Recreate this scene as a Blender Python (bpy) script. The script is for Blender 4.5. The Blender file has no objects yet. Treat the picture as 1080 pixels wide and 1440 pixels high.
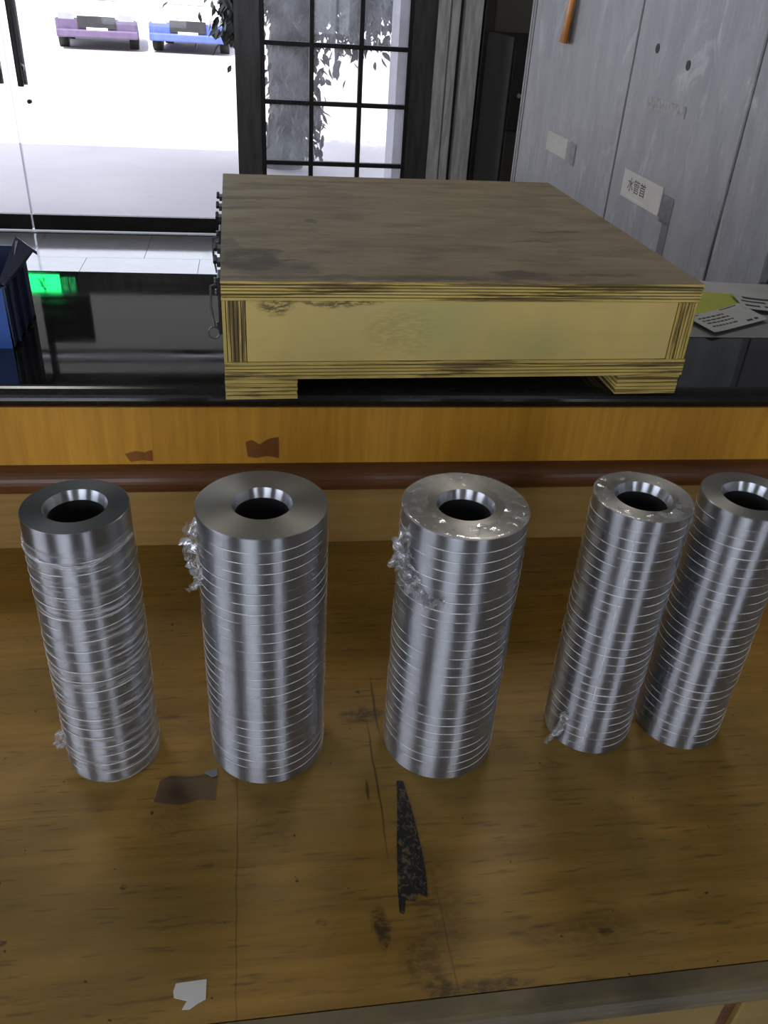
import bpy, bmesh, math, random
from mathutils import Matrix, Vector, noise as mnoise
random.seed(7)
SC = bpy.context.scene
COL = SC.collection
PI = math.pi
LIFT = 0.76          # heights below are written from the desk top; everything is lifted by this at the end (floor = 0)

# ------------------------------------------------------------------ camera
cam_d = bpy.data.cameras.new('camera'); cam = bpy.data.objects.new('camera', cam_d); COL.objects.link(cam)
cam_d.sensor_fit = 'VERTICAL'; cam_d.sensor_height = 24.0; cam_d.lens = 1173.04 / 1440 * 24.0
cam_d.clip_start = 0.02; cam_d.clip_end = 400
def cam_axes(pitch, roll, yaw):
    cy, sy = math.cos(yaw), math.sin(yaw)
    f = Vector((-sy*math.cos(pitch), cy*math.cos(pitch), -math.sin(pitch))); r = Vector((cy, sy, 0)); u = r.cross(f)
    return math.cos(roll)*r + math.sin(roll)*u, -math.sin(roll)*r + math.cos(roll)*u, f
_r, _u, _f = cam_axes(0.56230, 0.06552, -0.17248)
cam.matrix_world = Matrix(((_r.x, _u.x, -_f.x, 0), (_r.y, _u.y, -_f.y, 0), (_r.z, _u.z, -_f.z, 0.80), (0, 0, 0, 1)))
SC.camera = cam

# ------------------------------------------------------------------ world, sun, exposure
w = bpy.data.worlds.new('sky'); SC.world = w; w.use_nodes = True
bg = w.node_tree.nodes['Background']
bg.inputs['Color'].default_value = (0.80, 0.86, 1.0, 1); bg.inputs['Strength'].default_value = 3.7
def lamp(name, kind, loc, rot, **k):
    d = bpy.data.lights.new(name, kind); o = bpy.data.objects.new(name, d); COL.objects.link(o)
    o.location = loc; o.rotation_euler = rot
    for a, b in k.items(): setattr(d, a, b)
    return o
sun = lamp('sun', 'SUN', (0, 0, 8), (0, 0, 0), energy=13.0, angle=0.02, color=(1.0, 0.97, 0.93))
sun.rotation_euler = Vector((0.22, 0.66, -1)).to_track_quat('-Z', 'Y').to_euler()
def portal(name, cx, cy, cz, sx, sy, direction):
    o = lamp(name, 'AREA', (cx, cy, cz), (0, 0, 0), shape='RECTANGLE', size=sx, size_y=sy)
    o.rotation_euler = Vector(direction).to_track_quat('-Z', 'Z').to_euler()
    o.data.cycles.is_portal = True
    return o
SC.view_settings.view_transform = 'Standard'; SC.view_settings.look = 'None'
SC.view_settings.gamma = 1.0; SC.view_settings.use_curve_mapping = False
SC.view_settings.exposure = 0.0
SC.cycles.max_bounces = 10; SC.cycles.transparent_max_bounces = 16
SC.cycles.sample_clamp_indirect = 6.0

# ------------------------------------------------------------------ material helpers
class NT:
    def __init__(s, name):
        s.m = bpy.data.materials.new(name); s.m.use_nodes = True; s.t = s.m.node_tree; s.t.nodes.clear()
        s.out = s.n('ShaderNodeOutputMaterial')
    def n(s, kind, **k):
        x = s.t.nodes.new(kind)
        for a, b in k.items(): setattr(x, a, b)
        return x
    def link(s, a, b): s.t.links.new(a, b)
    def set(s, sock, v):
        if hasattr(v, 'is_output') or isinstance(v, bpy.types.NodeSocket): s.link(v, sock)
        elif isinstance(v, (tuple, list)) and len(v) == 3 and sock.type == 'RGBA': sock.default_value = (*v, 1)
        else: sock.default_value = v
    def coord(s, kind='Object', scale=(1, 1, 1), loc=(0, 0, 0)):
        c = s.n('ShaderNodeTexCoord'); mp = s.n('ShaderNodeMapping'); s.link(c.outputs[kind], mp.inputs[0])
        mp.inputs['Scale'].default_value = scale; mp.inputs['Location'].default_value = loc
        return mp.outputs[0]
    def noise(s, vec, scale=5, detail=4, rough=0.55, dist=0):
        x = s.n('ShaderNodeTexNoise'); s.link(vec, x.inputs['Vector'])
        x.inputs['Scale'].default_value = scale; x.inputs['Detail'].default_value = detail
        x.inputs['Roughness'].default_value = rough; x.inputs['Distortion'].default_value = dist
        return x.outputs[0]
    def math(s, op, a, b=0.0, c=None, clamp=False):
        x = s.n('ShaderNodeMath', operation=op, use_clamp=clamp); s.set(x.inputs[0], a); s.set(x.inputs[1], b)
        if c is not None: s.set(x.inputs[2], c)
        return x.outputs[0]
    def ramp(s, v, lo, hi, a=0.0, b=1.0, smooth=True):
        x = s.n('ShaderNodeMapRange'); x.interpolation_type = 'SMOOTHSTEP' if smooth else 'LINEAR'; s.set(x.inputs[0], v)
        for i, q in enumerate((lo, hi, a, b)): x.inputs[i+1].default_value = q
        return x.outputs[0]
    def mix(s, f, a, b):
        x = s.n('ShaderNodeMix', data_type='RGBA'); s.set(x.inputs[0], f); s.set(x.inputs[6], a); s.set(x.inputs[7], b)
        return x.outputs[2]
    def bump(s, h, strength=0.3, dist=0.001):
        x = s.n('ShaderNodeBump'); s.set(x.inputs['Height'], h); x.inputs['Strength'].default_value = strength; x.inputs['Distance'].default_value = dist
        return x.outputs[0]
    def pbr(s, color, rough=0.5, metal=0.0, normal=None, **k):
        x = s.n('ShaderNodeBsdfPrincipled'); s.set(x.inputs['Base Color'], color); s.set(x.inputs['Roughness'], rough); s.set(x.inputs['Metallic'], metal)
        if normal is not None: s.link(normal, x.inputs['Normal'])
        for a, b in k.items(): s.set(x.inputs[a], b)
        s.link(x.outputs[0], s.out.inputs[0]); return x
    def blobs(s, vec, items, soft=0.35):
        """sum of soft-edged spots at (x, y, rx, ry, amount) in the object's own plane: dirt with a place of its own"""
        tot = None
        for (x, y, rx, ry, amt) in items:
            a = s.n('ShaderNodeVectorMath', operation='SUBTRACT'); s.link(vec, a.inputs[0]); a.inputs[1].default_value = (x, y, 0)
            b = s.n('ShaderNodeVectorMath', operation='MULTIPLY'); s.link(a.outputs[0], b.inputs[0]); b.inputs[1].default_value = (1/rx, 1/ry, 0)
            c = s.n('ShaderNodeVectorMath', operation='LENGTH'); s.link(b.outputs[0], c.inputs[0])
            v = s.ramp(c.outputs['Value'], 1.0-soft, 1.0+soft, amt, 0.0)
            tot = v if tot is None else s.math('MAXIMUM', tot, v)
        return tot
    def warp(s, vec, scale, amount):
        x = s.n('ShaderNodeTexNoise'); s.link(vec, x.inputs['Vector']); x.inputs['Scale'].default_value = scale; x.inputs['Detail'].default_value = 4
        a = s.n('ShaderNodeVectorMath', operation='SUBTRACT'); s.link(x.outputs['Color'], a.inputs[0]); a.inputs[1].default_value = (0.5, 0.5, 0.5)
        b = s.n('ShaderNodeVectorMath', operation='SCALE'); s.link(a.outputs[0], b.inputs[0]); b.inputs['Scale'].default_value = amount
        c = s.n('ShaderNodeVectorMath', operation='ADD'); s.link(vec, c.inputs[0]); s.link(b.outputs[0], c.inputs[1])
        return c.outputs[0]

def plain(name, color, rough=0.5, metal=0.0, var=0.15, scale=8, bump=0.0, stretch=(1, 1, 1), **k):
    t = NT(name); v = t.coord(scale=stretch); n = t.noise(v, scale, 5)
    dark = tuple(c*(1-var) for c in color); lite = tuple(min(1, c*(1+var)) for c in color)
    col = t.mix(t.ramp(n, 0.3, 0.7), dark, lite)
    t.pbr(col, rough, metal, t.bump(n, bump, 0.002) if bump else None, **k)
    return t.m
def emit(name, color, strength):
    t = NT(name); e = t.n('ShaderNodeEmission'); t.set(e.inputs[0], color); e.inputs[1].default_value = strength; t.link(e.outputs[0], t.out.inputs[0]); return t.m
def glass(name, tint=(1, 1, 1), gloss=0.08, dirt=0.0, rough=0.02, dirt_scale=6):
    t = NT(name); tr = t.n('ShaderNodeBsdfTransparent'); t.set(tr.inputs[0], tint)
    gl = t.n('ShaderNodeBsdfGlossy'); gl.inputs['Roughness'].default_value = rough
    fr = t.n('ShaderNodeFresnel'); fr.inputs[0].default_value = 1.45
    m = t.n('ShaderNodeMixShader'); t.link(fr.outputs[0], m.inputs[0]); t.link(tr.outputs[0], m.inputs[1]); t.link(gl.outputs[0], m.inputs[2])
    last = m.outputs[0]
    if dirt:
        tl = t.n('ShaderNodeBsdfTranslucent'); t.set(tl.inputs[0], (0.85, 0.86, 0.9)); df = t.n('ShaderNodeBsdfDiffuse'); t.set(df.inputs[0], (0.5, 0.5, 0.5))
        a = t.n('ShaderNodeMixShader'); a.inputs[0].default_value = 0.35; t.link(tl.outputs[0], a.inputs[1]); t.link(df.outputs[0], a.inputs[2])
        n = t.noise(t.coord(), dirt_scale, 5); b = t.n('ShaderNodeMixShader'); t.link(t.ramp(n, 0.25, 0.75, dirt*0.55, dirt*1.4), b.inputs[0])
        t.link(last, b.inputs[1]); t.link(a.outputs[0], b.inputs[2]); last = b.outputs[0]
    t.link(last, t.out.inputs[0]); return t.m

# ------------------------------------------------------------------ mesh helpers
def link_mesh(name, bm, m=None, parent=None, smooth=False):
    me = bpy.data.meshes.new(name); bm.to_mesh(me); bm.free()
    for p in me.polygons: p.use_smooth = smooth
    o = bpy.data.objects.new(name, me); COL.objects.link(o)
    for x in (m if isinstance(m, (list, tuple)) else [m]):
        if x: me.materials.append(x)
    if parent: o.parent = parent
    return o
def add_box(bm, x0, x1, y0, y1, z0, z1, mi=0):
    vs = [bm.verts.new((x, y, z)) for z in (z0, z1) for y in (y0, y1) for x in (x0, x1)]
    for f in ((0, 2, 3, 1), (4, 5, 7, 6), (0, 1, 5, 4), (2, 6, 7, 3), (0, 4, 6, 2), (1, 3, 7, 5)):
        fa = bm.faces.new([vs[i] for i in f]); fa.material_index = mi
    return vs
def box(name, x0, x1, y0, y1, z0, z1, m, parent=None, bevel=0.0, seg=2):
    bm = bmesh.new(); add_box(bm, x0, x1, y0, y1, z0, z1)
    if bevel: bmesh.ops.bevel(bm, geom=bm.edges[:], offset=bevel, segments=seg, affect='EDGES', profile=0.6)
    return link_mesh(name, bm, m, parent, smooth=False)
def boxes(name, lst, m, parent=None):
    bm = bmesh.new()
    for b in lst: add_box(bm, *b)
    return link_mesh(name, bm, m, parent)
def add_tube(bm, a, b, r, seg=12, r2=None, cap=True, mi=0):
    a, b = Vector(a), Vector(b); d = (b-a).normalized(); q = d.to_track_quat('Z', 'Y'); r2 = r if r2 is None else r2
    A = [bm.verts.new(a + q @ Vector((r*math.cos(2*PI*i/seg), r*math.sin(2*PI*i/seg), 0))) for i in range(seg)]
    B = [bm.verts.new(b + q @ Vector((r2*math.cos(2*PI*i/seg), r2*math.sin(2*PI*i/seg), 0))) for i in range(seg)]
    for i in range(seg):
        f = bm.faces.new((A[i], A[(i+1) % seg], B[(i+1) % seg], B[i])); f.smooth = True; f.material_index = mi
    if cap: bm.faces.new(A[::-1]).material_index = mi; bm.faces.new(B).material_index = mi
def tube(name, a, b, r, m, parent=None, seg=16, r2=None):
    bm = bmesh.new(); add_tube(bm, a, b, r, seg, r2); me = link_mesh(name, bm, m, parent)
    for p in me.data.polygons: p.use_smooth = len(p.vertices) == 4
    return me
def polyline_tube(bm, pts, r, seg=6, closed=False):
    pts = [Vector(p) for p in pts]; n = len(pts); rings = []
    for i, p in enumerate(pts):
        a = pts[i-1] if (i > 0 or closed) else p; b = pts[(i+1) % n] if (i < n-1 or closed) else p
        q = (b-a).normalized().to_track_quat('Z', 'Y')
        rings.append([bm.verts.new(p + q @ Vector((r*math.cos(2*PI*k/seg), r*math.sin(2*PI*k/seg), 0))) for k in range(seg)])
    for i in range(n if closed else n-1):
        A, B = rings[i], rings[(i+1) % n]
        for k in range(seg): bm.faces.new((A[k], A[(k+1) % seg], B[(k+1) % seg], B[k])).smooth = True
def prism(name, pts, z0, z1, m, parent=None):
    bm = bmesh.new(); A = [bm.verts.new((x, y, z0)) for x, y in pts]; B = [bm.verts.new((x, y, z1)) for x, y in pts]; n = len(pts)
    bm.faces.new(A[::-1]); bm.faces.new(B)
    for i in range(n): bm.faces.new((A[i], A[(i+1) % n], B[(i+1) % n], B[i]))
    bmesh.ops.recalc_face_normals(bm, faces=bm.faces[:])
    return link_mesh(name, bm, m, parent)
def tag(o, label=None, cat=None, group=None, kind=None):
    if label: o['label'] = label
    if cat: o['category'] = cat
    if group: o['group'] = group
    if kind: o['kind'] = kind
    return o
def thing(name, label, cat, loc=(0, 0, 0), rz=0.0, group=None):
    o = bpy.data.objects.new(name, None); COL.objects.link(o); o.location = loc; o.rotation_euler = (0, 0, rz); o.empty_display_size = 0.05
    return tag(o, label, cat, group)
def text_mesh(name, body, size, m, parent, loc, rot, extrude=0.0003, xs=1.0):
    cu = bpy.data.curves.new(name, 'FONT'); cu.body = body; cu.size = size; cu.extrude = extrude; cu.align_x = 'CENTER'; cu.align_y = 'CENTER'; cu.resolution_u = 3
    t = bpy.data.objects.new(name, cu); COL.objects.link(t); bpy.context.view_layer.update()
    me = bpy.data.meshes.new_from_object(t.evaluated_get(bpy.context.evaluated_depsgraph_get()))
    bpy.data.objects.remove(t)
    me.materials.clear(); me.materials.append(m)
    o = bpy.data.objects.new(name, me); COL.objects.link(o); o.parent = parent; o.location = loc; o.rotation_euler = rot; o.scale = (xs, 1, 1)
    return o

# ------------------------------------------------------------------ materials
M = {}
M['wall'] = plain('painted_wall', (0.36, 0.34, 0.29), 0.8, var=0.08, scale=3)
M['wall_cream'] = plain('cream_wall', (0.62, 0.57, 0.46), 0.8, var=0.08, scale=3)
M['wall_dim'] = plain('dimmed_wall', (0.13, 0.12, 0.10), 0.8, var=0.1, scale=3)  # wall paint darkened: the dimness of the corner is in its colour
M['ceiling'] = plain('ceiling_paint', (0.44, 0.43, 0.38), 0.8, var=0.05, scale=2)
M['tile'] = plain('floor_tile', (0.46, 0.45, 0.48), 0.10, var=0.07, scale=5, bump=0.02)
M['grout'] = plain('tile_grout', (0.16, 0.16, 0.16), 0.8)
M['dark_metal'] = plain('dark_door_metal', (0.10, 0.10, 0.105), 0.35, 0.3, var=0.3, scale=4, stretch=(6, 6, 1))
M['black_metal'] = plain('black_metal', (0.011, 0.011, 0.012), 0.45, 0.0, var=0.3)
M['casing'] = plain('grey_casing_metal', (0.80, 0.80, 0.80), 0.45, 0.0, var=0.2, scale=5, stretch=(8, 8, 1))
M['casing_dark'] = plain('brown_casing_metal', (0.05, 0.045, 0.04), 0.45, 0.2, var=0.3)
M['glass'] = glass('clear_glass')
M['dirty_glass'] = glass('dusty_glass', dirt=0.12)
M['tinted_glass'] = glass('grey_tinted_glass', tint=(0.36, 0.34, 0.32))
M['glass_edge'] = glass('glass_edge', tint=(0.80, 0.82, 0.84))
M['steel'] = plain('steel', (0.45, 0.45, 0.46), 0.3, 1.0, var=0.1)
M['paper'] = plain('paper', (0.21, 0.21, 0.205), 0.7, var=0.06, scale=14)
M['white_paper'] = plain('white_paper', (0.76, 0.74, 0.70), 0.7, var=0.05, scale=14)
M['yellow_paper'] = plain('yellow_green_paper', (0.36, 0.38, 0.05), 0.7, var=0.06, scale=10)
M['label_paper'] = plain('label_paper', (0.40, 0.40, 0.395), 0.6, var=0.05, scale=14)
M['tape_grey'] = plain('grey_tape', (0.10, 0.10, 0.105), 0.5)
M['paper_smear'] = plain('torn_paper_backing', (0.5, 0.49, 0.49), 0.8, var=0.3, scale=60)
M['ink'] = plain('ink', (0.03, 0.03, 0.032), 0.7)
M['orange'] = plain('orange_plastic', (0.75, 0.26, 0.01), 0.4, var=0.05)
M['white_cord'] = plain('white_cord', (0.6, 0.6, 0.58), 0.7)
M['blue'] = plain('blue_plastic', (0.03, 0.11, 0.42), 0.42, var=0.1, scale=9)
M['blue_shaded'] = plain('shaded_blue_plastic', (0.018, 0.028, 0.075), 0.35, var=0.15, scale=9)  # the bin's blue again, with the poor light on its side coloured in
M['leaf'] = plain('leaf', (0.022, 0.032, 0.024), 0.5, var=0.4, scale=3)
M['bark'] = plain('bark', (0.06, 0.055, 0.055), 0.9, var=0.4, scale=20, bump=0.5)
M['rubber'] = plain('tyre_rubber', (0.02, 0.02, 0.02), 0.7)
M['concrete'] = plain('pale_concrete', (0.42, 0.41, 0.45), 0.8, var=0.1)

def mk_ground():
    t = NT('outdoor_paving'); v = t.coord(); n = t.noise(v, 0.7, 6); n2 = t.noise(v, 9, 4)
    col = t.mix(t.ramp(n, 0.3, 0.7), (0.27, 0.245, 0.255), (0.32, 0.29, 0.30))
    col = t.mix(t.ramp(n2, 0.3, 0.8, 0, 0.25), col, (0.35, 0.32, 0.32))
    t.pbr(col, 0.7, 0, t.bump(n2, 0.2, 0.003)); return t.m
M['ground'] = mk_ground()

def mk_aluminium(name, base, rough=0.42, aniso=1.0, seed=0.0):
    t = NT(name); tc = t.n('ShaderNodeTexCoord')
    # fine turned grooves: rings round the axis, so the noise changes quickly with height only
    mp = t.n('ShaderNodeMapping'); t.link(tc.outputs['Object'], mp.inputs[0]); mp.inputs['Scale'].default_value = (3, 3, 900); mp.inputs['Location'].default_value = (seed, seed, seed)
    g = t.noise(mp.outputs[0], 1.0, 3, 0.6)
    mp2 = t.n('ShaderNodeMapping'); t.link(tc.outputs['Object'], mp2.inputs[0]); mp2.inputs['Scale'].default_value = (2, 2, 60); mp2.inputs['Location'].default_value = (seed, 0, 0)
    b = t.noise(mp2.outputs[0], 1.0, 4, 0.6)
    col = t.mix(t.ramp(b, 0.3, 0.7), tuple(c*0.86 for c in base), base)
    col = t.mix(t.ramp(g, 0.35, 0.65, 0.0, 0.35), col, tuple(c*0.7 for c in base))
    tan = t.n('ShaderNodeTangent', direction_type='RADIAL', axis='Z')
    p = t.pbr(col, t.ramp(b, 0.3, 0.7, rough*0.85, rough*1.2), 1.0, t.bump(g, 0.05, 0.0003), Anisotropic=aniso, **{'Anisotropic Rotation': 0.25})
    t.link(tan.outputs[0], p.inputs['Tangent']); return t.m
M['alu'] = mk_aluminium('turned_aluminium', (0.50, 0.505, 0.53))
M['alu_face'] = mk_aluminium('faced_aluminium', (0.52, 0.50, 0.46), 0.34, 0.6, 3.1)
M['alu_face_dark_reflection'] = mk_aluminium('dark_reflection_aluminium', (0.075, 0.075, 0.08), 0.34, 0.5, 5.3)  # end face whose dark reflection is put into the metal colour
M['alu_inner'] = plain('shaded_rough_bore', (0.10, 0.10, 0.10), 0.55, 0.8)  # rough bore wall, the shade inside the hole put into its colour
M['alu_bore'] = mk_aluminium('bored_aluminium', (0.80, 0.82, 0.86), 0.36, 0.9, 1.7)

def mk_film(name, streak_lo, streak_hi, amount, zs=90, xs=7, base=0.06, rough=0.16):
    """stretch film: mostly clear, with gloss and whitish folds that run nearly level round the tube"""
    t = NT(name); v = t.warp(t.coord(), 9, 0.03); mp = t.n('ShaderNodeMapping'); t.link(v, mp.inputs[0]); mp.inputs['Scale'].default_value = (xs, xs, zs)
    mp.inputs['Rotation'].default_value = (0.08, 0.12, 0)
    s1 = t.noise(mp.outputs[0], 1.0, 5, 0.62); big = t.noise(t.coord(), 14, 3)
    k = t.ramp(s1, streak_lo, streak_hi); k = t.math('MULTIPLY', k, t.ramp(big, 0.35, 0.62, 0.25, 1.0))
    tr = t.n('ShaderNodeBsdfTransparent'); t.set(tr.inputs[0], (1, 1, 1))
    bp = t.bump(s1, 0.8, 0.0012)
    gl = t.n('ShaderNodeBsdfGlossy'); gl.inputs['Roughness'].default_value = rough; t.link(bp, gl.inputs['Normal']); t.set(gl.inputs[0], (0.9, 0.9, 0.92))
    df = t.n('ShaderNodeBsdfDiffuse'); t.set(df.inputs[0], (0.95, 0.95, 0.95)); t.link(bp, df.inputs['Normal'])
    a = t.n('ShaderNodeMixShader'); a.inputs[0].default_value = 0.45; t.link(gl.outputs[0], a.inputs[1]); t.link(df.outputs[0], a.inputs[2])
    m = t.n('ShaderNodeMixShader'); t.link(t.math('MULTIPLY_ADD', k, amount, base, clamp=True), m.inputs[0]); t.link(tr.outputs[0], m.inputs[1]); t.link(a.outputs[0], m.inputs[2])
    t.link(m.outputs[0], t.out.inputs[0]); return t.m
M['film_heavy'] = mk_film('wrinkled_stretch_film', 0.50, 0.66, 0.85, zs=170, xs=9, base=0.10)
M['film_light'] = mk_film('smooth_stretch_film', 0.62, 0.85, 0.25, base=0.035)
M['film_crumple'] = mk_film('crumpled_stretch_film', 0.45, 0.65, 0.7, zs=60, xs=60, base=0.22, rough=0.12)
M['film_top'] = mk_film('film_gathered_over_the_end', 0.45, 0.62, 0.6, zs=40, xs=40, base=0.10, rough=0.10)
def mk_seam():
    t = NT('film_seam'); n = t.noise(t.coord(), 22, 3)
    tr = t.n('ShaderNodeBsdfTransparent'); gl = t.n('ShaderNodeBsdfPrincipled'); t.set(gl.inputs['Base Color'], (1.0, 1.0, 1.0)); gl.inputs['Roughness'].default_value = 0.3
    m = t.n('ShaderNodeMixShader'); t.link(t.ramp(n, 0.40, 0.58, 0.05, 0.95), m.inputs[0]); t.link(tr.outputs[0], m.inputs[1]); t.link(gl.outputs[0], m.inputs[2])
    t.link(m.outputs[0], t.out.inputs[0]); return t.m
M['seam'] = mk_seam()

def mk_desk():
    t = NT('worn_desk_veneer'); co = t.coord(); st = t.coord(scale=(3, 60, 3)); g = t.noise(st, 1.0, 6, 0.6, 0.4)
    big = t.noise(t.coord(scale=(1, 2, 1)), 3.2, 4); pore = t.noise(t.coord(scale=(22, 190, 1)), 1.0, 2); speck = t.noise(co, 95, 2, 0.4)
    col = t.mix(t.ramp(g, 0.3, 0.7), (0.29, 0.155, 0.024), (0.40, 0.228, 0.040))
    col = t.mix(t.ramp(big, 0.35, 0.7, 0, 0.65), col, (0.21, 0.14, 0.034))
    col = t.mix(t.ramp(pore, 0.57, 0.74, 0, 0.55), col, (0.09, 0.05, 0.02))
    col = t.mix(t.ramp(speck, 0.745, 0.78, 0, 0.85), col, (0.03, 0.02, 0.012))
    wv = t.warp(co, 24, 0.022)
    spots = t.blobs(wv, [(0.118, 0.765, 0.030, 0.016, 0.75), 
        (0.106, 0.475, 0.008, 0.022, 0.85), (0.145, 0.435, 0.020, 0.025, 0.5), (0.155, 0.413, 0.016, 0.010, 0.8), (0.20, 0.409, 0.045, 0.008, 0.75),
        (0.335, 0.448, 0.014, 0.005, 0.8), (0.33, 0.45, 0.04, 0.02, 0.35), (-0.11, 0.62, 0.03, 0.015, 0.3), (0.0, 0.60, 0.03, 0.05, 0.2), (0.27, 0.45, 0.03, 0.012, 0.35),
        (0.17, 0.50, 0.03, 0.06, 0.35), (0.4, 0.55, 0.02, 0.05, 0.2), (-0.15, 0.545, 0.004, 0.003, 0.9), (-0.26, 0.5, 0.005, 0.003, 0.8), (0.05, 0.49, 0.006, 0.003, 0.9), (0.35, 0.66, 0.02, 0.006, 0.4)])
    spots = t.math('MULTIPLY', spots, t.ramp(t.noise(t.coord(scale=(1, 2.2, 1)), 90, 5, 0.7), 0.38, 0.60, 0.25, 1.0))
    grime = t.noise(t.coord(scale=(1, 1.6, 1)), 16, 6, 0.7, 0.6); col = t.mix(t.ramp(grime, 0.55, 0.75, 0, 0.35), col, (0.11, 0.085, 0.05))
    col = t.mix(spots, col, (0.035, 0.024, 0.014))
    # a long drawn scratch and the veneer joint
    joint = t.blobs(t.warp(co, 14, 0.008), [(0.140, 0.78, 0.0016, 0.045, 0.8), (0.127, 0.66, 0.0012, 0.10, 0.75), (0.114, 0.645, 0.002, 0.014, 0.8), (-0.036, 0.54, 0.0009, 0.2, 0.45), (0.172, 0.45, 0.0009, 0.07, 0.4)], 0.5)
    col = t.mix(joint, col, (0.05, 0.032, 0.016))
    t.pbr(col, t.ramp(big, 0.3, 0.7, 0.42, 0.55), 0, t.bump(g, 0.12, 0.0006), **{'Specular IOR Level': 0.35}); return t.m
M['desk'] = mk_desk()
def mk_wood(name, a, b, sx, sz, rough=0.45, dirt=0.3, dirtcol=(0.08, 0.05, 0.03)):
    t = NT(name); g = t.noise(t.coord(scale=(sx, 1, sz)), 1.0, 6, 0.6, 0.3); big = t.noise(t.coord(), 6, 4)
    col = t.mix(t.ramp(g, 0.3, 0.7), a, b); col = t.mix(t.ramp(big, 0.5, 0.75, 0, dirt), col, dirtcol)
    t.pbr(col, rough, 0, t.bump(g, 0.1, 0.0006)); return t.m
M['front_upper'] = mk_wood('orange_veneer', (0.62, 0.285, 0.020), (0.76, 0.37, 0.030), 60, 5, 0.5, 0.15, (0.25, 0.13, 0.04))
M['front_lower'] = mk_wood('yellow_veneer', (0.36, 0.21, 0.055), (0.45, 0.27, 0.075), 5, 60, 0.5, 0.15)
M['rail'] = mk_wood('red_brown_rail', (0.12, 0.046, 0.016), (0.19, 0.078, 0.026), 5, 120, 0.35, 0.5, (0.06, 0.03, 0.02))
M['nosing'] = mk_wood('grimy_nosing', (0.115, 0.090, 0.045), (0.20, 0.155, 0.080), 6, 160, 0.45, 0.8, (0.035, 0.026, 0.016))
M['drawer'] = mk_wood('drawer_veneer', (0.26, 0.17, 0.045), (0.33, 0.22, 0.065), 5, 60, 0.5, 0.2)
def mk_granite(name='black_granite', r0=0.02, r1=0.06):
    t = NT(name); v = t.coord(); vo = t.n('ShaderNodeTexVoronoi'); t.link(v, vo.inputs['Vector']); vo.inputs['Scale'].default_value = 420
    n = t.noise(v, 160, 3); s = t.noise(v, 700, 1)
    col = t.mix(t.ramp(n, 0.4, 0.75), (0.006, 0.006, 0.006), (0.018, 0.018, 0.017)); col = t.mix(t.ramp(s, 0.66, 0.74, 0, 0.5), col, (0.14, 0.13, 0.12))
    sm = t.noise(t.coord(scale=(2, 6, 1)), 3, 5)
    t.pbr(col, t.ramp(sm, 0.3, 0.75, r0, r1), 0, None, **{'Specular IOR Level': 0.62}); return t.m
M['granite'] = mk_granite(); M['granite_edge'] = mk_granite('honed_granite_edge', 0.16, 0.26)
def mk_boxtop():
    t = NT('weathered_plywood_face'); co = t.coord(); g = t.noise(t.coord(scale=(5, 30, 5)), 1.0, 6, 0.65, 0.6); big = t.noise(t.coord(scale=(1.5, 4, 1)), 5, 5)
    col = t.mix(t.ramp(g, 0.3, 0.7), (0.205, 0.160, 0.090), (0.290, 0.230, 0.138)); col = t.mix(t.ramp(big, 0.45, 0.72, 0, 0.55), col, (0.095, 0.072, 0.045))
    wv = t.warp(co, 22, 0.045)
    sp = t.blobs(wv, [(0.040, 0.105, 0.045, 0.060, 0.9), (0.012, 0.15, 0.015, 0.08, 0.5), (0.077, 0.150, 0.013, 0.009, 0.75), (0.098, 0.10, 0.02, 0.004, 0.7), (0.24, 0.02, 0.30, 0.010, 0.55), (0.42, 0.045, 0.04, 0.016, 0.8),
        (0.55, 0.04, 0.06, 0.01, 0.6), (0.50, 0.22, 0.04, 0.006, 0.6), (0.56, 0.29, 0.05, 0.006, 0.6), (0.15, 0.33, 0.013, 0.01, 0.6), (0.05, 0.50, 0.08, 0.012, 0.55), (0.12, 0.62, 0.10, 0.012, 0.45), (0.03, 0.42, 0.04, 0.01, 0.5),
        (0.25, 0.66, 0.12, 0.012, 0.4), (0.30, 0.12, 0.03, 0.01, 0.3), (0.08, 0.05, 0.06, 0.02, 0.5), (0.30, 0.25, 0.07, 0.012, 0.25)], 0.28)
    sp = t.math('MULTIPLY', sp, t.ramp(t.noise(t.coord(scale=(1, 2.5, 1)), 45, 6, 0.7), 0.32, 0.52, 0.35, 1.0))
    mott = t.noise(t.coord(scale=(1, 1.8, 1)), 12, 7, 0.7, 0.8); col = t.mix(t.ramp(mott, 0.52, 0.70, 0, 0.45), col, (0.09, 0.07, 0.042)); col = t.mix(t.ramp(mott, 0.30, 0.42, 0.3, 0), col, (0.34, 0.28, 0.18))
    col = t.mix(sp, col, (0.055, 0.040, 0.026))
    t.pbr(col, 0.62, 0, t.bump(g, 0.3, 0.001)); return t.m
M['box_top'] = mk_boxtop()
def mk_ply(name, base, stain, streak, axis):
    sc = {'x': (4, 4, 110), 'z': (110, 110, 4)}[axis]
    t = NT(name); g = t.noise(t.coord(scale=sc), 1.0, 5, 0.65, 0.5); big = t.noise(t.coord(), 9, 5, 0.6)
    col = t.mix(t.ramp(big, 0.35, 0.7), base, tuple(c*0.78 for c in base)); col = t.mix(t.ramp(g, 0.47, 0.60, 0, streak), col, stain)
    t.pbr(col, 0.6, 0, t.bump(g, 0.3, 0.001)); return t.m
M['ply_x'] = mk_ply('painted_ply_edge', (0.72, 0.535, 0.14), (0.085, 0.050, 0.016), 0.85, 'x')
M['ply_z'] = mk_ply('painted_ply_end', (0.72, 0.535, 0.14), (0.085, 0.050, 0.016), 0.85, 'z')
M['glue'] = plain('dark_glue_line', (0.075, 0.042, 0.014), 0.7, var=0.3, scale=20)
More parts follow.
